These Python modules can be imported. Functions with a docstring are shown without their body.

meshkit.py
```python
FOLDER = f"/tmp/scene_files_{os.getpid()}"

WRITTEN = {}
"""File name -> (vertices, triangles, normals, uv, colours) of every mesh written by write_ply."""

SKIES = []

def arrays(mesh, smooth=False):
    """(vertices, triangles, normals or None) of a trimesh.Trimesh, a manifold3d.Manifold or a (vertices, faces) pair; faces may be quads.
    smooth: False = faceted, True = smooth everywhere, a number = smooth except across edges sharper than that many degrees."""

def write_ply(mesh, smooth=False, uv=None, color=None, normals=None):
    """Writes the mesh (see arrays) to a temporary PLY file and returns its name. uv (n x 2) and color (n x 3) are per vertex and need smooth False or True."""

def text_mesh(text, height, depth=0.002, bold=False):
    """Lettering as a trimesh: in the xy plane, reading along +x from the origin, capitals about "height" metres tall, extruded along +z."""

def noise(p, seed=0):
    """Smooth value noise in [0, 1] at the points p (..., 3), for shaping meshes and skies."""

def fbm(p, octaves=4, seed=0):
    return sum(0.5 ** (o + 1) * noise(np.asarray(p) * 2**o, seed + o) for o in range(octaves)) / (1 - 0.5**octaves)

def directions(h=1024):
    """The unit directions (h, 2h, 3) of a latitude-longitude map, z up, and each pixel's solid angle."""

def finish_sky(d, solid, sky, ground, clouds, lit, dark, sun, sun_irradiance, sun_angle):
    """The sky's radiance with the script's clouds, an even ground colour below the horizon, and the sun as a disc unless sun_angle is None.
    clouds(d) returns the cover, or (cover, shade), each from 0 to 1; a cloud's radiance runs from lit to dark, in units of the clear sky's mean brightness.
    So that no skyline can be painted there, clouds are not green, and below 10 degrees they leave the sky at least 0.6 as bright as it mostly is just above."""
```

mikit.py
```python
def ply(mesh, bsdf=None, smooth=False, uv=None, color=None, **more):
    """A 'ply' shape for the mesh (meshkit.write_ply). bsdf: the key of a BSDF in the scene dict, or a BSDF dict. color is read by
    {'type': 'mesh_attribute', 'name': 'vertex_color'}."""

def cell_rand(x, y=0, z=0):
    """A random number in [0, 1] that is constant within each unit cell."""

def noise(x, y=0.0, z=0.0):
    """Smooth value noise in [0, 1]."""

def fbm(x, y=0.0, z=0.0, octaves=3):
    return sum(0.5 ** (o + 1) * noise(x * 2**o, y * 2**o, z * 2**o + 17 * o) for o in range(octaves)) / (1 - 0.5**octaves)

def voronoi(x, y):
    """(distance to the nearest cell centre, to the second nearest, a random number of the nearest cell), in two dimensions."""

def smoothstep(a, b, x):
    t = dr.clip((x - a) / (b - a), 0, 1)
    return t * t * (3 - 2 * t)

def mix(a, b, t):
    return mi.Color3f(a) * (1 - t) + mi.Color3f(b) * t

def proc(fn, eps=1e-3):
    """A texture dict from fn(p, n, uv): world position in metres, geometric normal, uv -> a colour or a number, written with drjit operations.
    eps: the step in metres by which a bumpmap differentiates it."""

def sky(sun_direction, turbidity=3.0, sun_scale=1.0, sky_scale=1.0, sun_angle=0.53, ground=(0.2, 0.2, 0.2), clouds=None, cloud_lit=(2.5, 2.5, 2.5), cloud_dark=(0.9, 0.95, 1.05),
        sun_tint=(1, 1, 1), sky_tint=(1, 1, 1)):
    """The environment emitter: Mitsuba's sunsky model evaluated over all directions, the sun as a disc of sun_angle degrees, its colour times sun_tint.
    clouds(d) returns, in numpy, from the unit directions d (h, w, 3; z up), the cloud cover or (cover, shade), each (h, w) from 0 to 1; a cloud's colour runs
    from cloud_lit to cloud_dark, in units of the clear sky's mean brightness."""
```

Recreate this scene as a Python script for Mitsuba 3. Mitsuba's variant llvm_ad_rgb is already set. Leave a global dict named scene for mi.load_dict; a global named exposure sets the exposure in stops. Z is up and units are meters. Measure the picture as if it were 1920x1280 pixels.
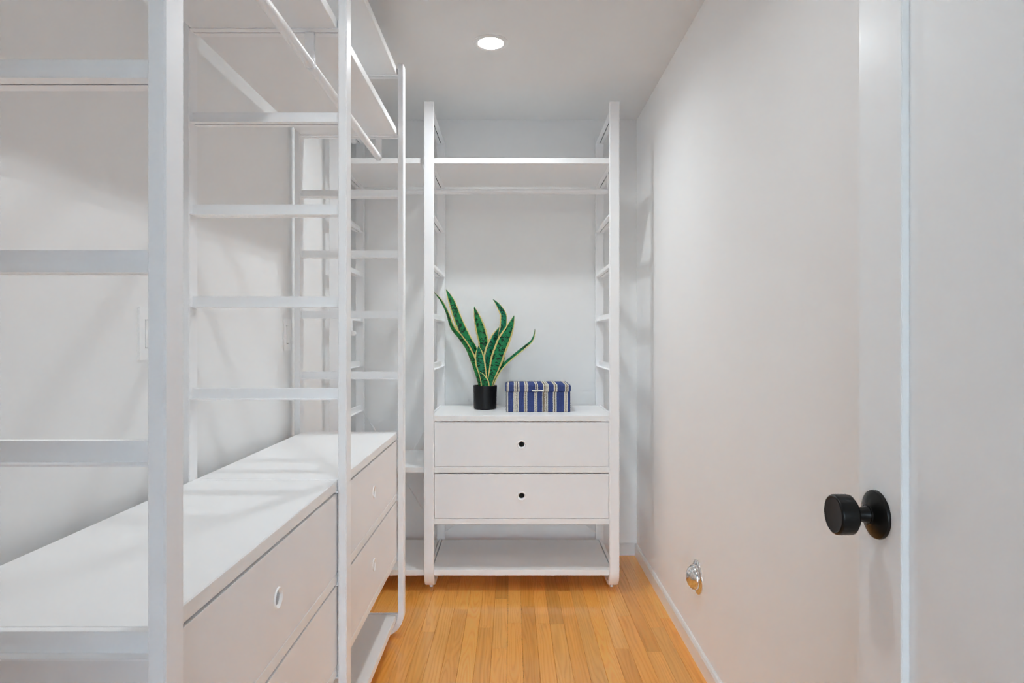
import math, random
import numpy as np, trimesh
import drjit as dr
import mitsuba as mi
import mikit
from mikit import proc, noise, fbm, cell_rand, smoothstep, mix, ply
from shapely.geometry import Polygon, Point, box as sbox

rng = random.Random(7)
T = mi.ScalarTransform4f
scene, labels = {}, {}

# ------------------------------------------------------------------ camera, light, exposure
F = 1200.0                      # focal length in pixels of the 1920 px wide frame
CAM_Z = 1.15                    # eye height
HORIZON = 636.0
CEIL = 2.321                    # ceiling height
WALL_L, WALL_R, WALL_B = -0.861, 0.666, 3.42
WALL_F = 0.20                   # inner face of the wall with the doorway (the camera stands in the doorway)
exposure = 0.54
scene['camera'] = {
    'type': 'perspective', 'fov': 2 * math.degrees(math.atan(960 / F)), 'fov_axis': 'x', 'near_clip': 0.01, 'far_clip': 50.0,
    'principal_point_offset_x': 0.0, 'principal_point_offset_y': (640.0 - HORIZON) / 1280.0,
    'to_world': T().look_at(origin=[0, 0, CAM_Z], target=[0, 1, CAM_Z], up=[0, 0, 1])}
scene['daylight'] = mikit.sky((0.5, 0.75, 0.55), turbidity=3.0, sun_scale=0.0, sky_scale=28.5, sky_tint=(1.19, 0.99, 0.865), ground=(0.35, 0.35, 0.33))
LAMP = 42.0                     # radiance of the downlight lenses
BEAM = (1.27, 0.81)                  # on-axis intensity of a downlight's beam, shared by its diodes
LAMP_SPOTS = [(-0.084, 2.527), (-0.084, 0.99)]

# ------------------------------------------------------------------ materials
def principled(name, rgb, rough, spec=0.5, **more):
    base = rgb if isinstance(rgb, dict) else {'type': 'rgb', 'value': list(rgb)}
    scene[name] = {'type': 'twosided', 'b': {'type': 'principled', 'base_color': base, 'roughness': rough, 'specular': spec, **more}}

def wall_tone(c, amount=0.02):
    return proc(lambda p, n, uv: mi.Color3f(*c) * (1 - amount + 2 * amount * fbm(p.x * 2.3 + p.y * 1.7, p.z * 2.1, 3.0)))

principled('mat_wall', wall_tone((0.86, 0.86, 0.855)), 0.65, 0.3)
principled('mat_ceiling', wall_tone((0.78, 0.777, 0.765)), 0.8, 0.2)
principled('mat_hall', (0.42, 0.41, 0.40), 0.7, 0.2)
principled('mat_trim', (0.83, 0.83, 0.82), 0.28, 0.5)
principled('mat_door', (0.83, 0.83, 0.825), 0.25, 0.5)
principled('mat_steel', (0.89, 0.89, 0.895), 0.30, 0.5)
principled('mat_board', (0.845, 0.845, 0.84), 0.38, 0.45)
principled('mat_front', (0.835, 0.835, 0.84), 0.42, 0.45)
principled('mat_plastic', (0.92, 0.92, 0.915), 0.3, 0.5)
principled('mat_gap', (0.12, 0.12, 0.12), 0.7, 0.2)
principled('mat_slot_shade', (0.045, 0.042, 0.040), 0.6, 0.2)  # shade inside the rung slots, put in as a dark colour
principled('mat_black', (0.006, 0.0055, 0.005), 0.30, 0.22)
principled('mat_pot', (0.006, 0.0065, 0.008), 0.36, 0.3)
principled('mat_soil', (0.03, 0.022, 0.015), 0.9, 0.1)
principled('mat_handle', (0.86, 0.82, 0.72), 0.25, 0.5)
scene['mat_chrome'] = {'type': 'twosided', 'b': {'type': 'roughconductor', 'material': 'none', 'alpha': 0.03, 'specular_reflectance': {'type': 'rgb', 'value': [0.86, 0.86, 0.86]}}}
scene['mat_clear'] = {'type': 'twosided', 'b': {'type': 'principled', 'base_color': {'type': 'rgb', 'value': [0.8, 0.8, 0.78]}, 'roughness': 0.4}}

def wood(p, n, uv):
    ident = dr.floor(uv.x)
    xl = (uv.x - ident - 0.5) * 0.07          # across the strip, metres
    y = uv.y
    r1, r2, r3 = cell_rand(ident, 1, 5), cell_rand(ident, 2, 9), cell_rand(ident, 7, 3)
    warp = (noise(xl * 30 + ident * 3.1, y * 2.2, ident) - 0.5) * 0.075 + (noise(xl * 70, y * 7, ident + 4) - 0.5) * 0.022
    # cathedral figure on some strips, straight grain on the others
    x0 = (r1 - 0.5) * 0.03
    arc = dr.sqrt(dr.square(xl - x0) + dr.square((dr.abs(y - dr.floor(y / 0.9) * 0.9 - 0.45)) * 0.055) + 1e-6)
    straight = xl * 0.8 + 0.01 * y
    d = dr.select(r2 > 0.45, arc, straight) + warp * 0.35
    ring = 0.5 + 0.5 * dr.sin(d * (480 + 420 * r3))
    line = ring * ring * ring * ring * (0.35 + 0.65 * noise(xl * 40, y * 6, ident + 8))
    pale = smoothstep(0.55, 1.0, 1 - ring)
    streak = fbm(xl * 160, y * 5, ident + 2.0) - 0.5
    tone = 0.90 + 0.24 * r3 + 0.16 * (fbm(xl * 20, y * 3, ident) - 0.5) + 0.12 * streak
    tone = tone * dr.select(cell_rand(ident, 5, 2) < 0.14, 0.84, 1.0)
    a = mix((0.86, 0.350, 0.055), (0.90, 0.425, 0.100), r1)
    c = mix(a, a * mi.Color3f(0.78, 0.62, 0.42), line * 0.48)
    c = mix(c, mi.Color3f(0.92, 0.56, 0.21), pale * 0.10)
    return mi.Color3f(dr.minimum(c.x * tone, 0.93), dr.minimum(c.y * tone, 0.93), c.z * tone)
principled('mat_wood', proc(wood), 0.17, 0.5)

def leaf_color(p, n, uv):
    u = dr.abs(uv.x - 0.5) * 2
    v = uv.y
    w = noise(uv.x * 5 + v * 3, v * 44, 2.0) * 0.62 + noise(uv.x * 13, v * 95, 7.0) * 0.38
    band = smoothstep(0.53, 0.62, w)
    fl = dr.floor(v / 10.0)
    g = mix((0.012, 0.215, 0.042), (0.006, 0.188, 0.092), cell_rand(fl, 3, 1))
    green = mix(g, (0.002, 0.020, 0.007), band * 0.93)
    edge = smoothstep(0.68, 0.76, u + 0.05 * (noise(v * 30, 4.0) - 0.5))
    return mix(green, (0.66, 0.56, 0.22), edge)
principled('mat_leaf', proc(leaf_color), 0.38, 0.28)

STRIPES = [(300, 'g'), (325, 'w'), (352, 'b'), (455, 'w'), (485, 't'), (497, 'w'), (523, 'd'), (538, 'w'), (568, 'b'), (668, 'w'), (693, 't'), (708, 'w'), (740, 'b'), (880, 'w'), (903, 'd'),
           (918, 'w'), (942, 'b'), (1040, 'w'), (1065, 't'), (1085, 'w'), (1115, 't'), (1125, 'w'), (1155, 'b'), (1255, 'w'), (1285, 't'), (1300, 'w'), (1330, 'b'), (1480, 'w'), (1510, 't'), (1525, 'w'), (1555, 'b')]
SCOL = {'g': (0.20, 0.20, 0.22), 'w': (0.58, 0.545, 0.485), 'b': (0.045, 0.066, 0.190), 't': (0.17, 0.125, 0.085), 'd': (0.05, 0.045, 0.07)}
BOX_X0, BOX_W = -0.031, 0.311
def stripes(shift):
    def fn(p, n, uv):
        t = (p.x - BOX_X0) / BOX_W * 1315 + 300 - shift + (noise(p.x * 30, p.y * 30, p.z * 30) - 0.5) * 7
        c = mi.Color3f(*SCOL['b'])
        for e, k in STRIPES:
            c = dr.select(t >= e, mi.Color3f(*SCOL[k]), c)
        thread = 0.74 + 0.30 * noise(p.x * 700, p.z * 40 + p.y * 40, 1.0) + 0.16 * noise(p.x * 200, p.z * 500 + p.y * 500, 3.0)
        return c * thread
    return proc(fn)
principled('mat_cloth', stripes(0), 0.85, 0.15)
principled('mat_cloth_lid', stripes(16), 0.85, 0.15)

# ------------------------------------------------------------------ mesh helpers
def rbox(x0, x1, y0, y1, z0, z1, b=0.0015):
    """A box with chamfered edges."""
    lo, hi = np.array([x0, y0, z0], float), np.array([x1, y1, z1], float)
    if b <= 0:
        m = trimesh.creation.box(extents=hi - lo); m.apply_translation((lo + hi) / 2); return m
    pts = []
    for sx in (0, 1):
        for sy in (0, 1):
            for sz in (0, 1):
                c = np.where([sx, sy, sz], hi, lo); s = np.where([sx, sy, sz], -1.0, 1.0) * b
                for k in range(3):
                    q = c + s; q[k] = c[k]; pts.append(q)
    return trimesh.convex.convex_hull(np.array(pts))

def rect_section(a0, a1, b0, b1, c):
    return np.array([[a0 + c, b0], [a1 - c, b0], [a1, b0 + c], [a1, b1 - c], [a1 - c, b1], [a0 + c, b1], [a0, b1 - c], [a0, b0 + c]])

def sweep_plane(path, section):
    """path (n,2) in the (u,z) plane; section (m,2) as (offset along the normal, w). Vertices come as (u, w, z)."""
    path = np.asarray(path, float)
    t = np.gradient(path, axis=0); t /= np.linalg.norm(t, axis=1, keepdims=True)
    nrm = np.stack([-t[:, 1], t[:, 0]], 1)
    n, m = len(path), len(section)
    v = np.zeros((n, m, 3))
    for j, (a, w) in enumerate(section):
        q = path + nrm * a
        v[:, j, 0], v[:, j, 1], v[:, j, 2] = q[:, 0], w, q[:, 1]
    v = v.reshape(-1, 3); f = []
    for i in range(n - 1):
        for j in range(m):
            k = (j + 1) % m
            a, b, c, d = i * m + j, i * m + k, (i + 1) * m + k, (i + 1) * m + j
            f += [[a, b, c], [a, c, d]]
    for j in range(1, m - 1):
        f += [[0, j + 1, j], [(n - 1) * m, (n - 1) * m + j, (n - 1) * m + j + 1]]
    mesh = trimesh.Trimesh(v, f, process=False)
    trimesh.repair.fix_normals(mesh)
    return mesh

def extrude(poly, h):
    return trimesh.creation.extrude_polygon(poly, h)

def remap(mesh, m3, t=(0, 0, 0)):
    """Applies a 3x3 matrix and a shift, keeping the faces outward."""
    m3 = np.asarray(m3, float)
    v = mesh.vertices @ m3.T + np.asarray(t)
    f = mesh.faces if np.linalg.det(m3) > 0 else mesh.faces[:, ::-1]
    return trimesh.Trimesh(v, f, process=False)

def lathe(profile, axis='z', at=(0, 0, 0), n=48):
    m = trimesh.creation.revolve(np.array(profile, float), sections=n)
    if m.volume < 0: m.invert()
    if axis == '-x': m = remap(m, [[0, 0, -1], [0, 1, 0], [1, 0, 0]])
    if axis == 'x': m = remap(m, [[0, 0, 1], [0, 1, 0], [-1, 0, 0]])
    if axis == '-y': m = remap(m, [[1, 0, 0], [0, 0, -1], [0, 1, 0]])
    m.apply_translation(at)
    return m

def tube(a, b, r, n=20):
    a, b = np.array(a, float), np.array(b, float)
    return trimesh.creation.cylinder(radius=r, segment=[a, b], sections=n)

cat = trimesh.util.concatenate

# ------------------------------------------------------------------ scene helpers
def numbered(key):
    if key not in used: used.add(key); return key
    i = 1
    while f'{key}_{i:03d}' in used: i += 1
    used.add(f'{key}_{i:03d}'); return f'{key}_{i:03d}'
used = set()

def thing(name, label, category, group=None):
    key = numbered(name)
    labels[key] = {'label': label, 'category': category}
    if group: labels[key]['group'] = group
    return key

def add(name, mesh, mat, parent=None, smooth=False, label=None, **more):
    key = numbered(f'{parent}__{name}' if parent else name)
    scene[key] = mesh if isinstance(mesh, dict) else ply(mesh, mat, smooth, **more)
    if label and parent: labels[key] = {'label': label}
    return key

def struct(name, mesh, mat, label, category, smooth=False, parent=None):
    key = add(name, mesh, mat, parent, smooth)
    labels[key] = {'label': label, 'category': category, 'kind': 'structure'}
    return key

# ------------------------------------------------------------------ the room
struct('wall_left', rbox(WALL_L - .1, WALL_L, WALL_F, WALL_B + .1, 0, CEIL, 0), 'mat_wall', 'long pale wall behind the left shelving', 'wall')
struct('wall_right', rbox(WALL_R, WALL_R + .1, WALL_F, WALL_B + .1, 0, CEIL, 0), 'mat_wall', 'bare pale wall on the right with a chrome door stop', 'wall')
struct('wall_back', rbox(WALL_L, WALL_R, WALL_B, WALL_B + .1, 0, CEIL, 0), 'mat_wall', 'pale end wall behind the plant and the striped box', 'wall')
DOOR_L, DOOR_R, DOOR_T = -0.36, 0.505 + 0.035, 2.045
fw = cat([rbox(WALL_L - .1, DOOR_L, WALL_F - .12, WALL_F, 0, CEIL, 0), rbox(DOOR_R, WALL_R + .1, WALL_F - .12, WALL_F, 0, CEIL, 0),
          rbox(DOOR_L, DOOR_R, WALL_F - .12, WALL_F, DOOR_T, CEIL, 0)])
struct('wall_front', fw, 'mat_wall', 'wall with the doorway that one looks through', 'wall')
struct('ceiling', rbox(WALL_L - .1, WALL_R + .1, WALL_F - .12, WALL_B + .1, CEIL, CEIL + .1, 0), 'mat_ceiling', 'flat pale ceiling with one lit recessed lamp', 'ceiling')
# the hall that the doorway opens to, with a wide window on its far side
HX, HY = 1.6, -2.6
struct('wall_hall_left', rbox(-HX - .1, -HX, HY, WALL_F - .12, 0, 2.5, 0), 'mat_hall', 'side wall of the hall beyond the doorway', 'wall')
struct('wall_hall_right', rbox(HX, HX + .1, HY, WALL_F - .12, 0, 2.5, 0), 'mat_hall', 'other side wall of the hall beyond the doorway', 'wall')
fill = cat([rbox(-HX, WALL_L - .1, WALL_F - .12, WALL_F, 0, 2.5, 0), rbox(WALL_R + .1, HX, WALL_F - .12, WALL_F, 0, 2.5, 0), rbox(WALL_L - .1, WALL_R + .1, WALL_F - .12, WALL_F, CEIL + .1, 2.5, 0)])
struct('wall_hall_front', fill, 'mat_hall', 'hall side of the wall around the doorway', 'wall')
rear = cat([rbox(-HX, -1.25, HY - .12, HY, 0, 2.5, 0), rbox(1.25, HX, HY - .12, HY, 0, 2.5, 0), rbox(-1.25, 1.25, HY - .12, HY, 0, 0.15, 0), rbox(-1.25, 1.25, HY - .12, HY, 2.3, 2.5, 0)])
struct('wall_hall_back', rear, 'mat_hall', 'far wall of the hall around its window', 'wall')
struct('ceiling_hall', rbox(-HX, HX, HY, WALL_F - .12, 2.5, 2.6, 0), 'mat_hall', 'ceiling of the hall', 'ceiling')
struct('floor_hall', rbox(-HX, HX, HY, WALL_F - .12, -.05, -.001, 0), 'mat_hall', 'pale floor of the hall', 'floor')

# strip floor: every strip a part
struct('floor', rbox(WALL_L - .02, WALL_R + .02, WALL_F - .12, WALL_B + .02, -.06, -.012, 0), 'mat_soil', 'orange oak strip floor running towards the end wall', 'floor')
SW, ident = 0.057, 0
x = WALL_L - 0.012
while x < WALL_R:
    x1 = min(x + SW, WALL_R)
    y = WALL_F - .12 - rng.uniform(0, 0.8)
    while y < WALL_B:
        ln = rng.choice([0.42, 0.6, 0.75, 0.9, 1.15, 1.4]) * rng.uniform(0.9, 1.1)
        y0, y1 = max(y, WALL_F - .12), min(y + ln, WALL_B)
        y += ln
        if y1 - y0 < 0.03: continue
        ident += 1
        x0 = max(x, WALL_L)
        m = rbox(x0 + .0003, x1 - .0003, y0 + .0003, y1 - .0003, -.012, 0, .0006)
        m.unmerge_vertices()
        v = m.vertices
        uv = np.stack([ident + 0.1 + 0.8 * (v[:, 0] - x) / SW, v[:, 1] + ident * 0.37], 1)
        add('plank', m, 'mat_wood', 'floor', uv=uv)
    x += SW

def base_profile(h=0.064, t=0.013):
    return Polygon([(0, 0), (t, 0), (t, h - .012), (t - .004, h - .004), (t - .009, h), (0, h)])
BBD = 0.013
b = extrude(base_profile(), WALL_B - 0.94)                         # local (offset, z, along)
struct('baseboard_right', remap(b, [[-1, 0, 0], [0, 0, 1], [0, 1, 0]], (WALL_R, 0.94, 0)), 'mat_trim', 'low white baseboard along the right wall', 'baseboard')
b = extrude(base_profile(), WALL_R - BBD - WALL_L - BBD)
struct('baseboard_back', remap(b, [[0, 0, 1], [-1, 0, 0], [0, 1, 0]], (WALL_L + BBD, WALL_B, 0)), 'mat_trim', 'low white baseboard under the end wall', 'baseboard')

# the open door standing in front of the right wall, hinged at the doorway
DX, DY0, DY1, ST, REC, DT = 0.505, 0.222, 0.932, 0.1015, 0.0105, 0.035
d = thing('door_1', 'open white shaker door with a round black knob', 'door'); labels[d]['kind'] = 'structure'
add('stile', rbox(DX, DX + DT, DY1 - ST, DY1, .012, 2.03, .0012), 'mat_door', d)
add('stile', rbox(DX, DX + DT, DY0, DY0 + ST, .012, 2.03, .0012), 'mat_door', d)
for z0, z1 in ((.012, .215), (1.915, 2.03)):
    add('rail', rbox(DX, DX + DT, DY0 + ST, DY1 - ST, z0, z1, .0008), 'mat_door', d)
add('panel', rbox(DX + REC, DX + DT - REC, DY0 + ST - .004, DY1 - ST + .004, .21, 1.92, 0), 'mat_door', d)
KY, KZ = 0.885, 0.908
k = add('knob', lathe([(0, .012), (.0125, .012), (.0115, .017), (.010, .022), (.0095, .028), (.013, .031), (.022, .034), (.0268, .038), (.0275, .041), (.0275, .058), (.0262, .0605), (.0245, .0615), (.0225, .0605), (0, .0605)], '-x', (DX, KY, KZ), 64), 'mat_black', d, 35, 'round black door knob')
add('rose', lathe([(0, 0), (.033, 0), (.0333, .002), (.0325, .0045), (.026, .008), (.016, .0115), (.0135, .0125), (.0135, .0145), (.0, .0145)], '-x', (DX, KY, KZ), 64), 'mat_black', k, 35)
for hz in (0.25, 1.02, 1.80):
    add('hinge', cat([tube((DX - .004, DY0 - .008, hz - .045), (DX - .004, DY0 - .008, hz + .045), .005, 12), rbox(DX, DX + .030, DY0 - .003, DY0 - .0005, hz - .045, hz + .045, 0)]), 'mat_black', d)

# ------------------------------------------------------------------ ladder frames
PW, PT = 0.044, 0.022           # post: width along the shelves, thickness front to back
POST_H = 2.2055
PITCH = 0.2345
RC = 0.0955 + CAM_Z             # centre height of rung number 0 on the left bank
LIFT = 0.0125                   # the end unit stands higher on its feet
FOOT = 0.004
def frame_parts(depth):
    """Meshes in (u: depth from the front face, w: along the shelves, z) for a frame that stands on z = 0."""
    r = 0.075
    s = rect_section(-PT / 2, PT / 2, 0, PW, 0.0022)
    c = (PT / 2 + r, PT / 2 + r)
    a = np.linspace(math.pi, 1.5 * math.pi, 13)
    arc = np.stack([c[0] + r * np.cos(a), c[1] + r * np.sin(a)], 1)
    front = np.vstack([[[PT / 2, POST_H], [PT / 2, 1.4], [PT / 2, c[1] + .02]], arc, [[c[0] + .01, PT / 2]]])
    back = front * [-1, 1] + [depth, 0]
    rail = np.array([[c[0] + .01, PT / 2], [depth / 2, PT / 2], [depth - c[0] - .01, PT / 2]])
    out = [('front_post', sweep_plane(front, s)), ('rear_post', sweep_plane(back, s)), ('bottom_rail', sweep_plane(rail, s))]
    hat = Polygon([(-.021, -.0145), (-.0019, -.0145), (-.0019, -.0125), (-.0043, -.0125), (-.0043, .0125), (.0043, .0125), (.0043, -.0125), (.0019, -.0125), (.0019, -.0145), (.021, -.0145), (.021, -.0122), (.0055, -.0122), (.0055, .0141), (-.0055, .0141), (-.0055, -.0122), (-.021, -.0122)])
    rung = remap(extrude(hat, depth - 2 * PT), [[0, 0, 1], [1, 0, 0], [0, 1, 0]], (PT, PW / 2, 0))
    slot_shade = rbox(PT + .001, depth - PT - .001, PW / 2 - .0040, PW / 2 + .0040, -.0118, .0120, 0)
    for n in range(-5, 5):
        for k, q in (('rung', rung), ('slot_shade', slot_shade)):
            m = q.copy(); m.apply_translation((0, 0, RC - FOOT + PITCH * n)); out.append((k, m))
    return out
LD, BD = 0.42, 0.51            # depth of the left bank and of the end unit
FX, FY = -0.4177, 2.887         # front faces
LEFT_Y = [0.771, 1.617, 2.463]
BACK_X = [-0.8255, -0.3976, 0.441]
left_meshes = [(n, remap(m, [[-1, 0, 0], [0, 1, 0], [0, 0, 1]])) for n, m in frame_parts(LD)]
back_meshes = [(n, remap(m, [[0, 1, 0], [1, 0, 0], [0, 0, 1]])) for n, m in frame_parts(BD)]
def foot_mesh(h): return lathe([(0, 0), (.0085, 0), (.0085, h * .75), (.006, h), (0, h)], n=16)
def place_frames(meshes, spots, label_list, foot_h, feet_at, group):
    plys = [(n, ply(m, 'mat_slot_shade' if n == 'slot_shade' else 'mat_steel', False if n == 'slot_shade' else 32)) for n, m in meshes]
    fm = ply(foot_mesh(foot_h + .0005), 'mat_clear', 30)
    keys = []
    for (x, y), lab in zip(spots, label_list):
        t = thing('ladder_frame', lab, 'shelf frame', group)
        w = T().translate([x, y, foot_h])
        for n, p in plys:
            k = add(n, {**p, 'to_world': w}, None, rung_key if n == 'slot_shade' else t)   # added dark filler paints the shade seen in the slot under a rung
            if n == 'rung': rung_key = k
        for fx, fy in feet_at: add('foot', {**fm, 'to_world': T().translate([x + fx, y + fy, 0])}, None, t)
        keys.append(t)
    return keys
fl = place_frames(left_meshes, [(FX, y) for y in LEFT_Y],
    ['tall white ladder frame closest to the doorway, its post cut off by the picture', 'white ladder frame between the two left drawer cabinets', 'white ladder frame at the far end of the left shelving, curved foot on the floor'],
    FOOT, [(-.10, PW / 2), (-LD + .10, PW / 2)], 'ladder frames of the left shelving')
fb = place_frames(back_meshes, [(x, FY) for x in BACK_X],
    ['white ladder frame in the far corner, against the left wall, with two rail hooks', 'white ladder frame just left of the snake plant', 'white ladder frame right of the striped box, next to the bare wall'],
    FOOT + LIFT, [(PW / 2, .095), (PW / 2, BD - .095)], 'ladder frames of the end unit')

# ------------------------------------------------------------------ shelves, rails, cabinets
TH = 0.0265
LW0, LW1 = FX - PT - 0.004, FX - LD + .004     # x range (front, rear) of the left boards
def zc(n, back): return RC + PITCH * n + (LIFT if back else 0)
def board(a0, a1, d0, d1, z0, z1, back, bevel=.0018):
    """a: along the shelves, d: depth from the front face."""
    if back: return rbox(a0, a1, FY + d0, FY + d1, z0, z1, bevel)
    return rbox(FX - d1, FX - d0, a0, a1, z0, z1, bevel)
sections = {'AB': (LEFT_Y[0] + PW / 2 + .010, LEFT_Y[1] + PW / 2 - .010, LD, False), 'BC': (LEFT_Y[1] + PW / 2 + .010, LEFT_Y[2] + PW / 2 - .010, LD, False),
            'M': (BACK_X[1] + PW / 2 + .010, BACK_X[2] + PW / 2 - .010, BD, True), 'L': (BACK_X[0] + PW / 2 + .010, BACK_X[1] + PW / 2 - .010, BD, True)}
def shelf_board(sec, n, a1=None, grow=0.0):
    a0, e, dp, back = sections[sec]
    a0, e = a0 - grow, e + grow
    z = zc(n, back) - .0121
    low = .003 if n == -5 else 0          # clears the bend of the posts
    return board(a0, a1 if a1 is not None else e, PT + .005 + low, dp - PT - .014 * back - .002 - low, z, z + TH, back)
def shelf(sec, n, label, a1=None):
    t = thing('shelf', label, 'shelf')
    scene[t] = ply(shelf_board(sec, n, a1), 'mat_board')
    return t
shelf('AB', 3, 'white shelf above the clothes rail nearest the doorway')
shelf('AB', 4, 'topmost white shelf at the doorway end of the left shelving')
shelf('BC', 3, 'white shelf above the farther clothes rail of the left shelving')
shelf('BC', 4, 'topmost white shelf at the far end of the left shelving')
shelf('AB', -5, 'low white shelf under the drawers nearest the doorway')
shelf('BC', -5, 'low white shelf under the farther left drawers, half in shade')
shelf('M', 3, 'wide white shelf high above the snake plant')
shelf('M', -5, 'wide white bottom shelf under the two drawers of the end unit')
shelf('L', 3, 'short white shelf high in the far left corner', -0.4165)
shelf('L', -3, 'short white shelf beside the drawers of the end unit, half way up')
shelf('L', -5, 'short white bottom shelf in the far left corner')

def cabinet(sec, label):
    a0, a1, dp, back = sections[sec]
    t = thing('drawer_cabinet', label, 'drawer cabinet')
    add('top_board', shelf_board(sec, -2, grow=.0036), 'mat_board', t)
    add('divider_board', shelf_board(sec, -3, grow=.0036), 'mat_board', t)
    add('divider_board', shelf_board(sec, -4, grow=.0036), 'mat_board', t)
    w = a1 - a0
    for n in (-2, -3):
        ztop, zbot = zc(n, back) - .0121, zc(n - 1, back) - .0121 + TH
        g = 0.0050
        h = ztop - zbot - g - 0.002
        m_ = .0135 if back else -.0045
        fw_ = w - 2 * m_
        poly = sbox(0, 0, fw_, h).difference(Point(fw_ / 2, h / 2).buffer(.0152, 24))
        front = extrude(poly, .018)                               # (along, z, depth)
        inner = dict(a=(.02, fw_ - .02), d=(.018, dp - .08), z=(.008, h - .006))
        def bx(a, d, z, b=.0006): return trimesh.Trimesh(*(lambda q: (q.vertices, q.faces))(rbox(a[0], a[1], z[0], z[1], d[0], d[1], b)), process=False)
        a_, d_, z_ = inner['a'], inner['d'], inner['z']
        body = [bx((a_[0], a_[0] + .012), d_, z_), bx((a_[1] - .012, a_[1]), d_, z_), bx((a_[0] + .012, a_[1] - .012), (d_[1] - .012, d_[1]), z_), bx((a_[0] + .012, a_[1] - .012), (d_[0], d_[1] - .012), (z_[0], z_[0] + .008))]
        ring = lathe([(.0130, .002), (.0143, 0), (.0165, -.0012), (.0185, -.0028), (.0200, -.0012), (.0203, 0), (.0203, .001), (.0150, .001), (.0142, .013), (.0126, .013)], n=40)
        ring.apply_translation((fw_ / 2, h / 2, 0))
        start = a0 + m_
        def put(m):
            if back: return remap(m, [[1, 0, 0], [0, 0, 1], [0, 1, 0]], (start, FY + PT + .005, zbot + .002))
            return remap(m, [[0, 0, -1], [1, 0, 0], [0, 1, 0]], (FX - PT - .005, start, zbot + .002))
        dk = add('drawer', put(front), 'mat_front', t)
        add('drawer_box', put(cat(body)), 'mat_front', dk)
        add('finger_hole_ring', put(ring), 'mat_plastic', dk, 40)
    return t
cabinet('AB', 'white two-drawer cabinet on the left nearest the doorway')
cabinet('BC', 'white two-drawer cabinet on the left, second from the doorway')
cabinet('M', 'white two-drawer cabinet of the end unit, under the plant and striped box')

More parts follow.
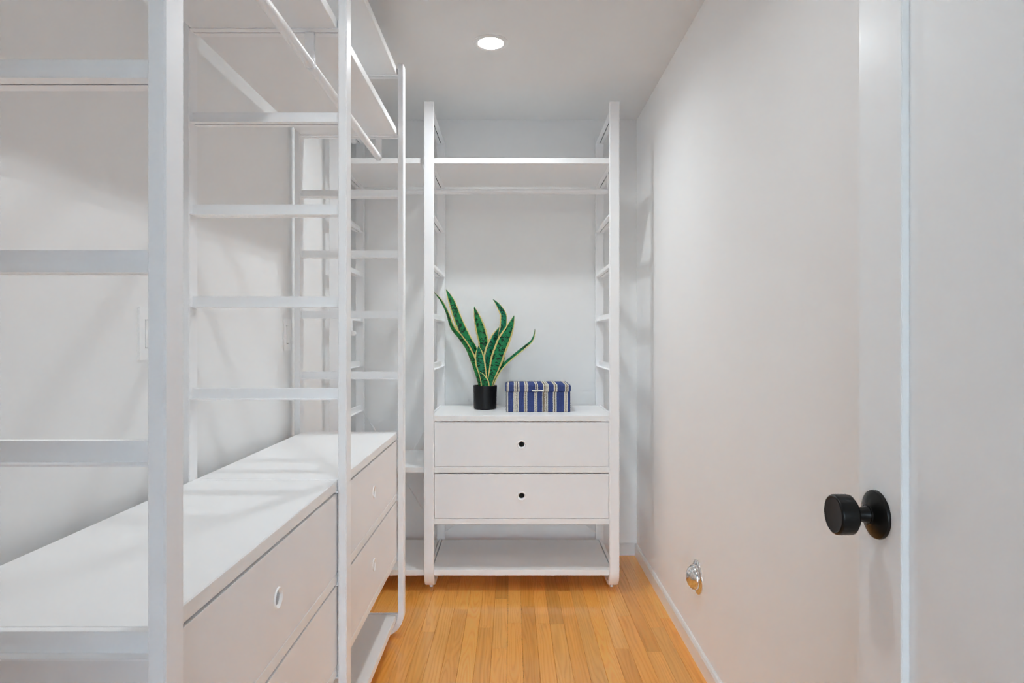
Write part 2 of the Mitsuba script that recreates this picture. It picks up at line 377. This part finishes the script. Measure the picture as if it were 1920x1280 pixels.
ROD_R, ROD_Z = 0.0125, CAM_Z + 0.704
def rail(label, p0, p1, along):
    t = thing('clothes_rail', label, 'clothes rail')
    add('tube', tube(p0, p1, ROD_R, 28), 'mat_steel', t, 40)
    for p, s in ((p0, 1), (p1, -1)):
        top = zc(3, along == 'x') - .0146
        if along == 'y': m = rbox(p[0] - .012, p[0] + .012, min(p[1], p[1] - s * .003), max(p[1], p[1] - s * .003), p[2] - .010, top, .0006)
        else: m = rbox(min(p[0], p[0] - s * .003), max(p[0], p[0] - s * .003), p[1] - .012, p[1] + .012, p[2] - .010, top, .0006)
        add('bracket', m, 'mat_steel', t)
ry = [y + PW / 2 for y in LEFT_Y]
rail('white clothes rail under the shelf nearest the doorway', (-.517, ry[0] + .006, ROD_Z), (-.517, ry[1] - .006, ROD_Z), 'y')
rail('white clothes rail on the left, second from the doorway', (-.517, ry[1] + .006, ROD_Z), (-.517, ry[2] - .006, ROD_Z), 'y')
bxs = [x + PW / 2 for x in BACK_X]
rail('white clothes rail of the end unit above the snake plant', (bxs[1] + .006, 3.07, ROD_Z + .004), (bxs[2] - .006, 3.07, ROD_Z + .004), 'x')
rail('short white clothes rail in the far left corner', (bxs[0] + .006, 3.07, ROD_Z + .004), (bxs[1] - .006, 3.07, ROD_Z + .004), 'x')

# rail hooks on the corner frame
for n, zz in ((0, zc(0, True)), (4, zc(4, True) - .03)):
    hx, hy = -0.7585, 3.02
    add('rail_hook', cat([rbox(hx, hx + .004, hy - .012, hy + .012, zz - .085, zz - .0120, .0008), rbox(-.7980, hx, hy - .012, hy + .012, zz - .0172, zz - .0146, 0), lathe([(0, -.012), (.011, -.012), (.0125, -.010), (.0125, .010), (.011, .012), (0, .012)], '-y', (hx + .009, hy, zz - .08), 24)]), 'mat_steel', fb[0], 30)

# thin cross braces behind the end unit
def brace(label, x0, x1, z0, z1, y):
    t = thing('cross_brace', label, 'cross brace')
    for s in (0, 1):
        a, b_ = ((x0, y + s * .004, z1), (x1, y + s * .004, z0)) if s == 0 else ((x0, y + s * .004, z0), (x1, y + s * .004, z1))
        a, b_ = np.array(a), np.array(b_)
        w = add('brace_wire', tube(a, b_, .0022, 8), 'mat_steel', t, 40)
        add('turnbuckle', tube(a + (b_ - a) * .10, a + (b_ - a) * .17, .0050, 10), 'mat_steel', w, 40)
YB = FY + BD - PT - .008
brace('thin white cross brace behind the short corner shelves', bxs[0] + .02, bxs[1] - .02, CAM_Z - 1.02, CAM_Z - 0.375, YB)
brace('thin white cross brace behind the drawers of the end unit', bxs[1] + .02, bxs[2] - .02, CAM_Z - 1.02, CAM_Z - 0.375, YB)

# ------------------------------------------------------------------ switch plates, door stop, lamps
def plate(label, yc, zc_, group=None):
    t = thing('switch_plate', label, 'switch plate')
    pl = extrude(sbox(-.039, -.061, .039, .061).difference(sbox(-.0168, -.0335, .0168, .0335)), .005)
    scene_m = remap(pl, [[0, 0, 1], [1, 0, 0], [0, 1, 0]], (WALL_L, yc, zc_))
    add('cover', scene_m, 'mat_plastic', t)
    add('backing', rbox(WALL_L, WALL_L + .001, yc - .0168, yc + .0168, zc_ - .0335, zc_ + .0335, 0), 'mat_gap', t)
    rk = trimesh.convex.convex_hull(np.array([[WALL_L + a, yc + s * .0158, zc_ + c] for s in (-1, 1) for a, c in ((.001, -.0325), (.001, .0325), (.0055, -.0325), (.008, .0325), (.0058, 0))]))
    add('rocker', rk, 'mat_plastic', t)
plate('white wall switch half hidden by the post nearest the doorway', 1.510, CAM_Z + .013)
plate('white wall switch near the far end of the left shelving', 2.445, CAM_Z + .018)

t = thing('door_stop', 'chrome dome door stop low on the right wall', 'door stop')
SY, SZ = 2.297, 0.297
prof = [(0, .040)] + [(.045 * math.sin(a), .006 + .034 * math.cos(a)) for a in np.linspace(.08, math.pi / 2, 22)]
add('dome', lathe([(r, h) for r, h in prof] + [(.045, 0), (0, 0)], '-x', (WALL_R, SY, SZ), 64), 'mat_chrome', t, 40)
add('flange', lathe([(.0445, 0), (.0445, .0065), (.050, .0065), (.0575, .0045), (.0595, .002), (.0595, 0)], '-x', (WALL_R, SY, SZ), 64), 'mat_chrome', t, 40)

for i_lamp, ((x, y), lab) in enumerate(zip(LAMP_SPOTS, ('round recessed ceiling lamp, lit, above the end of the closet', 'second round recessed ceiling lamp, nearer the doorway'))):
    t = thing('recessed_lamp', lab, 'ceiling lamp')
    add('trim_ring', lathe([(.051, 0), (.0505, -.0035), (.055, -.0055), (.064, -.0045), (.069, -.0015), (.069, 0)], 'z', (x, y, CEIL), 64), 'mat_trim', t, 40)
    disc = trimesh.creation.cylinder(radius=.0508, height=.002, sections=48); disc.apply_translation((x, y, CEIL - .0018))
    key = add('lens', disc, 'mat_plastic', t, label='glowing white lens')
    scene[key]['emitter'] = {'type': 'area', 'radiance': {'type': 'rgb', 'value': [LAMP * 0.93, LAMP * 0.99, LAMP * 1.02]}}
    beam = BEAM[i_lamp] / 5
    for q in range(5):                                            # the diodes behind the lens: a beam that falls off to the sides
        ex, ey = x + .032 * math.cos(q * 1.2566), y + .032 * math.sin(q * 1.2566)
        scene[f'diode_light_{i_lamp}_{q}'] = {'type': 'spot', 'to_world': T().look_at(origin=[ex, ey, CEIL - .004], target=[ex, ey, 0], up=[0, 1, 0]),
            'intensity': {'type': 'rgb', 'value': [beam * 0.915, beam * 0.99, beam * 1.05]}, 'cutoff_angle': 77.0, 'beam_width': 25.0}

# ------------------------------------------------------------------ plant
CAB_TOP = zc(-2, True) - .0121 + TH
PX, PY = -0.1347, 3.20
t = thing('snake_plant', 'green and yellow variegated snake plant in a black pot beside the striped box', 'potted plant')
H = 0.117
add('pot', lathe([(0, 0), (.050, 0), (.0545, .002), (.0565, .007), (.0600, H - .006), (.0603, H - .002), (.0592, H), (.0565, H), (.0555, H - .003), (.053, .02), (0, .02)], 'z', (PX, PY, CAB_TOP), 64), 'mat_pot', t, 40, 'black pot')
add('soil', lathe([(0, H - .016), (.03, H - .0155), (.0558, H - .019), (.0545, H - .03), (0, H - .03)], 'z', (PX, PY, CAB_TOP), 40), 'mat_soil', t)
# each leaf: (points of its centre line (sideways, up, forward) and width in units of a sketch, base and tip offsets towards the viewer)
LEAVES = [
    (.000, .055, 1.5, [(65, 85, 2), (130, 165, 20), (185, 275, 30), (230, 410, 44), (300, 500, 48), (370, 600, 50), (430, 740, 60), (490, 940, 46), (505, 1000, 40)]),
    (-.012, -.05, 1.1, [(178, 58, 2), (232, 170, 58), (290, 330, 76), (350, 470, 86), (410, 580, 76), (450, 680, 62), (500, 800, 48), (525, 1000, 38)]),
    (-.022, -.06, 1.0, [(437, 218, 2), (470, 330, 66), (505, 460, 96), (525, 560, 92), (525, 680, 76), (530, 800, 52), (532, 1000, 42)]),
    (-.010, -.045, 1.1, [(612, 152, 2), (668, 215, 42), (714, 315, 62), (708, 420, 66), (680, 490, 62), (640, 600, 60), (600, 750, 52), (555, 1000, 40)]),
    (.020, .05, 1.0, [(808, 300, 2), (765, 420, 72), (700, 560, 112), (652, 690, 112), (615, 820, 82), (590, 900, 58), (572, 1000, 44)]),
    (.004, .006, 1.1, [(668, 412, 2), (625, 520, 72), (585, 640, 88), (562, 740, 66), (555, 850, 48), (545, 1000, 38)]),
    (.026, .035, 1.0, [(480, 580, 2), (485, 660, 70), (495, 740, 88), (512, 820, 74), (530, 900, 54), (538, 1000, 42)]),
    (.038, .046, 1.0, [(482, 818, 2), (520, 880, 58), (538, 930, 76), (542, 1000, 72)]),
    (.004, .02, 1.9, [(998, 428, 2), (975, 520, 18), (900, 590, 27), (800, 670, 30), (712, 750, 30), (650, 830, 30), (585, 1000, 28)]),
    (.000, -.02, 1.2, [(715, 640, 2), (703, 720, 34), (660, 800, 40), (590, 1000, 30)]),
    (-.006, -.03, 1.2, [(428, 545, 2), (452, 620, 36), (480, 750, 42), (512, 1000, 32)]),
]
SK = (HORIZON - 530.0) * 4.923              # the sketch's row at eye height
def leaf(base, tip, turn, pts, seed):
    pts = np.array(pts, float)
    n = 40
    tt = np.concatenate([[0], np.cumsum(np.hypot(*np.diff(pts[:, :2], axis=0).T))]); tt /= tt[-1]
    from scipy.interpolate import PchipInterpolator
    q = np.linspace(0, 1, n)
    cx, cy, cw = (PchipInterpolator(tt, pts[:, k])(q) for k in range(3))
    # sketch units to metres on the plane through the pot, then lean to the front or back
    m = 1 / (4.923 * F / PY)
    off = base + (tip - base) * (1 - q) ** 1.3
    D = PY - off
    X = ((800 - 960) * 4.923 + cx) * m * D / PY
    Z = CAM_Z - (cy - SK) * m * D / PY
    W = np.maximum(cw * 1.07, 1.5) * m
    P = np.stack([X, D, Z], 1)
    tan = np.gradient(P, axis=0); tan /= np.linalg.norm(tan, axis=1, keepdims=True)
    side = np.cross(tan, [0, -1, 0]); side /= np.linalg.norm(side, axis=1, keepdims=True)
    # edge-on leaves: the blade is wider than it looks and turned towards the viewer's line of sight
    ang = math.acos(1 / turn) * (1 if seed % 2 else -1)
    nrm = np.cross(side, tan)
    wdir = side * math.cos(ang) + nrm * math.sin(ang)
    ndir = np.cross(tan, wdir)
    us = np.linspace(-1, 1, 9)
    V, UV, Fc = [], [], []
    for sgn in (1, -1):
        for i in range(n):
            for u in us:
                h = 0.16 * W[i] * turn * (u * u) * 0.9 + sgn * 0.0011 * (1 - 0.8 * u * u)
                V.append(P[i] + wdir[i] * u * W[i] * turn / 2 + ndir[i] * h)
                UV.append([(u + 1) / 2, seed * 10.0 + 5 + (1 - q[i]) * len(pts) * 0.22])
    k = len(us)
    for s in (0, 1):
        o = s * n * k
        for i in range(n - 1):
            for j in range(k - 1):
                a, b_, c, e = o + i * k + j, o + i * k + j + 1, o + (i + 1) * k + j + 1, o + (i + 1) * k + j
                Fc += [[a, b_, c], [a, c, e]] if s == 0 else [[a, c, b_], [a, e, c]]
    return trimesh.Trimesh(V, Fc, process=False), np.array(UV)
for i, (bs, tp, tn, pts) in enumerate(LEAVES):
    m, uv = leaf(bs, tp, tn, pts, i)
    add('leaf', m, 'mat_leaf', t, True, uv=uv)

# ------------------------------------------------------------------ striped box
t = thing('storage_box', 'blue and cream striped fabric box with a hinged lid beside the plant', 'box')
BY0, BY1 = 3.048, 3.30
x0, x1 = BOX_X0, BOX_X0 + BOX_W
add('body', rbox(x0 + .002, x1 - .002, BY0 + .002, BY1 - .002, CAB_TOP, CAB_TOP + .097, .003), 'mat_cloth', t)
lid = cat([rbox(x0 - .0012, x1 + .0012, BY0 - .0012, BY1 + .0012, CAB_TOP + .0955, CAB_TOP + .131, .006)])
add('lid', lid, 'mat_cloth_lid', t)
hy = BY0 - .0012
hx0, hx1 = x0 + .126, x0 + .179
add('lid_handle', trimesh.util.concatenate([tube((hx0, hy - .008, CAB_TOP + .102), (hx1, hy - .008, CAB_TOP + .102), .0034, 12), rbox(hx0 + .008, hx0 + .012, hy - .008, hy + .002, CAB_TOP + .1005, CAB_TOP + .1035, 0), rbox(hx1 - .012, hx1 - .008, hy - .008, hy + .002, CAB_TOP + .1005, CAB_TOP + .1035, 0)]), 'mat_handle', t, 40, 'small cream bar handle')
